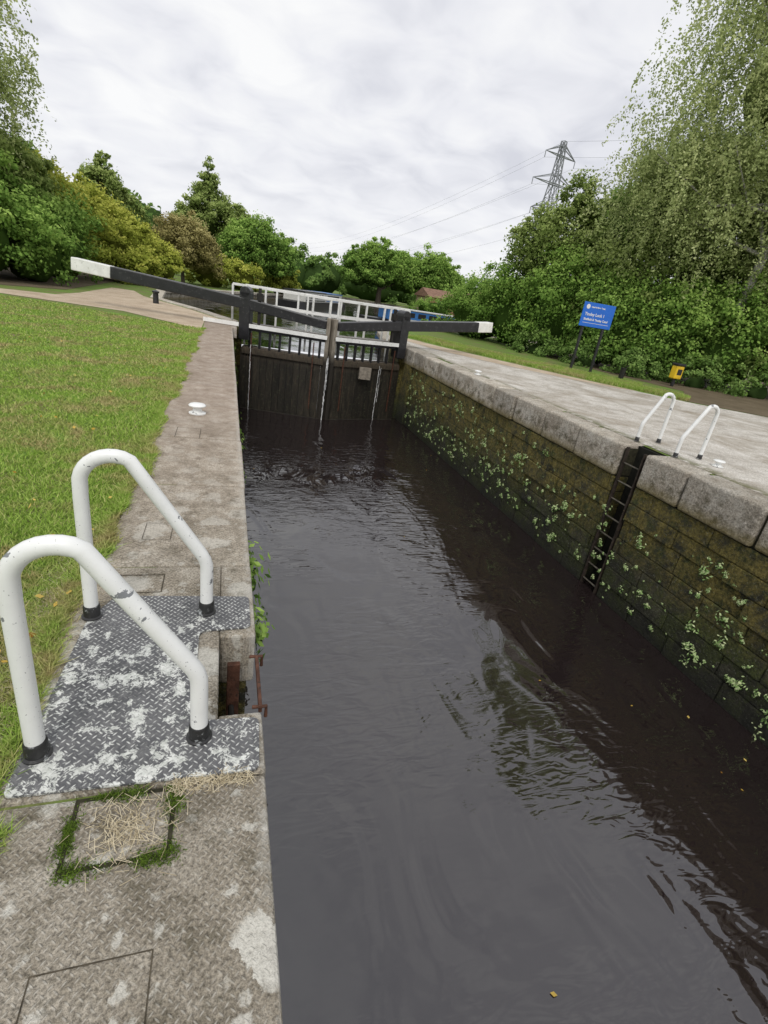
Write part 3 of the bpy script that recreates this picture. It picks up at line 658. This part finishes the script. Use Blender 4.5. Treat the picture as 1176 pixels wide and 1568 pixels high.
hedge('canalside_bushes',[(17,31,.2,2,.8,.8),(21.3,30.5,.8,1.4,2,1.5),(21.8,36,.8,1.6,3,1.6),(11.3,27.8,.1,1.2,.8,.7),(24,62,.6,3,1.5,1.2)],16000,.08,L_GRN)
# ---------------------------------------------------------------- grass
def blades(name,x,y,h,w,mat,z=-.01,lean=.5):
    n=len(x);a=rng.uniform(0,6.283,n);dx=np.cos(a)*w/2;dy=np.sin(a)*w/2
    l=rng.normal(0,lean,(n,2))*h[:,None]
    B=np.stack([x,y,np.full(n,z)],1)
    V=np.stack([B+np.stack([dx,dy,0*dx],1),B-np.stack([dx,dy,0*dx],1),B+np.stack([l[:,0],l[:,1],h],1)],1)
    return quads(name,V,rng.uniform(0,1,n),mat,k=3)
def wav(y): return .022*np.sin(y*2.1)+.018*np.sin(y*5.3+1)+.012*np.sin(y*13+.5)
n=165000
y=np.exp(rng.uniform(np.log(.85),np.log(14.9),n));x=-.565-rng.beta(.9,1.1,n)*(.38*y+.75)+rng.normal(0,.012,n)
edge=13.4+.12*np.sin(x*3)+np.clip(-x-1,0,4)*.42
kp=y<edge;x=x[kp];y=y[kp]
blades('grass_lawn',x,y,rng.uniform(.012,.034,len(x)),.0026*(1+.75*y),MGR,lean=.7)
n=20000;y=np.exp(rng.uniform(np.log(.9),np.log(13.2),n));x=-.552+wav(y)*1.4-np.abs(rng.normal(0,.03,n))+np.abs(rng.normal(0,.018,n))
k=(y<1.0)|(y>2.03)|(x<-.545);blades('grass_fringe',x[k],y[k],rng.uniform(.012,.04,k.sum()),.003*(1+.5*y[k]),MGR,z=-.004,lean=1.)
P0=np.array([(6.6,19.5),(7.4,17.2),(8.8,14.6),(10.1,12.3),(11.5,10.4)]);n=45000
t=rng.uniform(0,3.999,n);i=t.astype(int);f=(t-i)[:,None];pp=P0[i]*(1-f)+P0[i+1]*f
off=rng.uniform(0,1,(n,1));pp=pp+off*np.array([1.1,1.0])*np.where(pp[:,1:2]<11.5,.8,1.3)
blades('grass_verge',pp[:,0],pp[:,1],rng.uniform(.04,.11,n),.02,MGR,z=-.012,lean=.5)
n=6500;x=rng.normal(-.60,.055,n);y=rng.normal(1.85,.32,n);k=x<-.5
blades('dry_straw',x[k],y[k],rng.uniform(.004,.022,k.sum()),.0035,L_STR,lean=3.)
def straws(name,x,y,L,w,z,mat):
    n=len(x);a=rng.uniform(0,3.14,n);d=np.stack([np.cos(a),np.sin(a),np.zeros(n)],1)*(L*rng.uniform(.3,1,n))[:,None]/2;pq=np.stack([-np.sin(a),np.cos(a),np.zeros(n)],1)*w/2
    B=np.stack([x,y,z+rng.uniform(0,.006,n)],1);V=np.stack([B-d-pq,B-d+pq,B+d+pq,B+d-pq],1);V[:,2:,2]+=rng.uniform(-.003,.006,(n,1))
    return quads(name,V,rng.uniform(0,1,n),mat)
n=560;x=np.concatenate([rng.normal(-.21,.05,n//2),rng.uniform(-.12,.1,n//2)]);y=np.concatenate([rng.normal(.955,.045,n//2),rng.normal(1.06,.014,n//2)])
straws('straw_litter',x,y,.05,.0012,.003,L_STR)
n=12000;t=rng.uniform(0,4,n);sx=np.where(t<1,-.35+.24*t,np.where(t<2,-.108,np.where(t<3,-.10-.25*(t-2),-.352)));sy=np.where(t<1,.868,np.where(t<2,.868+.19*(t-1),np.where(t<3,1.057,1.057-.19*(t-3))))
wd=.004+.011*np.abs(np.sin(t*4.3+.6))
k=(np.sin(t*7.3+1)+np.sin(t*19)*.7+rng.normal(0,.35,n))>.05
blades('moss_tufts',(sx+rng.normal(0,1,n)*wd)[k],(sy+rng.normal(0,1,n)*wd)[k],rng.uniform(.002,.008,k.sum()),.003,L_MOS,z=0,lean=.8)
n=130;y=np.exp(rng.uniform(np.log(1.2),np.log(13),n));x=-.6-rng.uniform(0,1,n)*(.35*y+.5)
P=np.stack([x,y,np.full(n,.018)],1);quads('fallen_leaves',leafq(P,unit(rng.normal(0,.35,(n,3))+[0,0,1]),.016),rng.uniform(0,1,n),L_AUT)
n=14;P=np.stack([rng.uniform(.4,5,n),rng.uniform(.6,13.5,n),np.full(n,-2.152)],1);quads('floating_leaves',leafq(P,np.tile([0,0,1.],(n,1)),.018),rng.uniform(0,1,n),L_AUT)
# ---------------------------------------------------------------- wall plants
def wallplants(name,x,side,ys,zs,n,rad,mat=L_FERN,nl=22,size=.018):
    cy=rng.uniform(*ys,n);cz=zs[0]+(zs[1]-zs[0])*rng.beta(1.3,1.5,n)
    r=rad*rng.lognormal(0,.6,n);li=np.repeat(np.arange(n),nl);m_=len(li)
    d=unit(rng.normal(size=(m_,3)));d[:,0]=-side*np.abs(d[:,0])
    P=np.stack([np.full(m_,x),cy[li],cz[li]],1)+d*(r[li]*rng.uniform(.2,1,m_))[:,None]*np.array([.7,1,1]);P[:,2]-=.3*r[li]*rng.uniform(0,1,m_)
    sz=size*np.clip(r[li]/rad,.5,1.6)[:,None]
    nn=unit(d+np.array([-side*.6,0,.7])+rng.normal(0,.3,(m_,3)))
    tt=unit(np.cross(nn,rng.normal(size=(m_,3))));bb=np.cross(nn,tt)
    V=np.stack([P+tt*sz,P+bb*sz*.45,P-tt*sz,P-bb*sz*.45],1)
    return quads(name,V,np.clip(rng.normal(.5,.3,m_)+d[:,2]*.25,0,1),mat)
wallplants('wall_ferns',XR+.025,1,(1.5,14.2),(-2.1,-.75),280,.026,size=.011,nl=18)
wallplants('wall_ferns',XR+.025,1,(1.8,7),(-2.05,-.8),60,.048,nl=38,size=.014)
wallplants('wall_ferns',XR+.025,1,(7,14.2),(-1.95,-.5),150,.045,mat=L_FERN,size=.014)
wallplants('wall_weeds',XL+.0,-1,(1.95,2.9),(-.65,-.12),16,.075,mat=L_GRN,nl=60,size=.018)
wallplants('wall_weeds',XL+.0,-1,(4.,14),(-1.4,-.1),60,.06,mat=L_GRN,nl=26)
wallplants('wall_weeds',XL+.01,-1,(.55,.75),(-.5,-.35),5,.035,nl=14,size=.014)
# ---------------------------------------------------------------- world
w=bpy.data.worlds.new("World");sc.world=w;w.use_nodes=True;nt=w.node_tree;nt.nodes.clear()
out=nt.nodes.new('ShaderNodeOutputWorld');bg=nt.nodes.new('ShaderNodeBackground');nt.links.new(bg.outputs[0],out.inputs[0])
sky=nt.nodes.new('ShaderNodeTexSky');sky.sky_type='NISHITA';sky.sun_disc=False;sky.sun_elevation=math.radians(50);sky.sun_rotation=math.radians(200)
tc=nt.nodes.new('ShaderNodeTexCoord');sp=nt.nodes.new('ShaderNodeSeparateXYZ');nt.links.new(tc.outputs['Generated'],sp.inputs[0])
def wm(op,a,b):
    n=nt.nodes.new('ShaderNodeMath');n.operation=op
    for i,v in enumerate((a,b)):
        if isinstance(v,(int,float)): n.inputs[i].default_value=v
        else: nt.links.new(v,n.inputs[i])
    return n.outputs[0]
zz=wm('ADD',wm('MAXIMUM',sp.outputs[2],0.0),.22)
cb=nt.nodes.new('ShaderNodeCombineXYZ');nt.links.new(wm('DIVIDE',sp.outputs[0],zz),cb.inputs[0]);nt.links.new(wm('DIVIDE',sp.outputs[1],zz),cb.inputs[1])
def wn(scale,det,dist):
    n=nt.nodes.new('ShaderNodeTexNoise');nt.links.new(cb.outputs[0],n.inputs['Vector']);n.inputs['Scale'].default_value=scale;n.inputs['Detail'].default_value=det;n.inputs['Distortion'].default_value=dist;n.inputs['Roughness'].default_value=.5;return n.outputs['Fac']
f=wm('ADD',wm('MULTIPLY',wn(.8,4,.3),.55),wm('MULTIPLY',wn(4.2,4,.5),.45))
cr=nt.nodes.new('ShaderNodeValToRGB');nt.links.new(f,cr.inputs[0]);r=cr.color_ramp
r.elements[0].position=.36;r.elements[0].color=(.70,.71,.77,1);r.elements[1].position=.60;r.elements[1].color=(1.0,1.0,1.0,1)
e_=r.elements.new(.48);e_.color=(.87,.875,.915,1)
hz=nt.nodes.new('ShaderNodeMix');hz.data_type='RGBA'
hf=wm('SUBTRACT',1.,wm('MINIMUM',wm('MULTIPLY',wm('MAXIMUM',sp.outputs[2],0.),4.5),1.));nt.links.new(wm('MULTIPLY',hf,.7),hz.inputs[0]);nt.links.new(cr.outputs[0],hz.inputs[6]);hz.inputs[7].default_value=(.93,.93,.96,1)
mul=nt.nodes.new('ShaderNodeVectorMath');mul.operation='SCALE';nt.links.new(hz.outputs[2],mul.inputs[0]);mul.inputs['Scale'].default_value=10.
mx=nt.nodes.new('ShaderNodeMix');mx.data_type='RGBA';mx.inputs[0].default_value=.95;nt.links.new(sky.outputs[0],mx.inputs[6]);nt.links.new(mul.outputs[0],mx.inputs[7])
nt.links.new(mx.outputs[2],bg.inputs[0]);bg.inputs[1].default_value=.1
sl=bpy.data.lights.new('sun','SUN');sl.energy=1.45;sl.angle=math.radians(20);sl.color=(1,.96,.9)
so=bpy.data.objects.new('sun',sl);COL.objects.link(so)
el,az=math.radians(50),math.radians(200)
dv=Vector((math.sin(az)*math.cos(el),math.cos(az)*math.cos(el),math.sin(el)))
so.rotation_euler=dv.to_track_quat('Z','Y').to_euler();so.location=dv*50
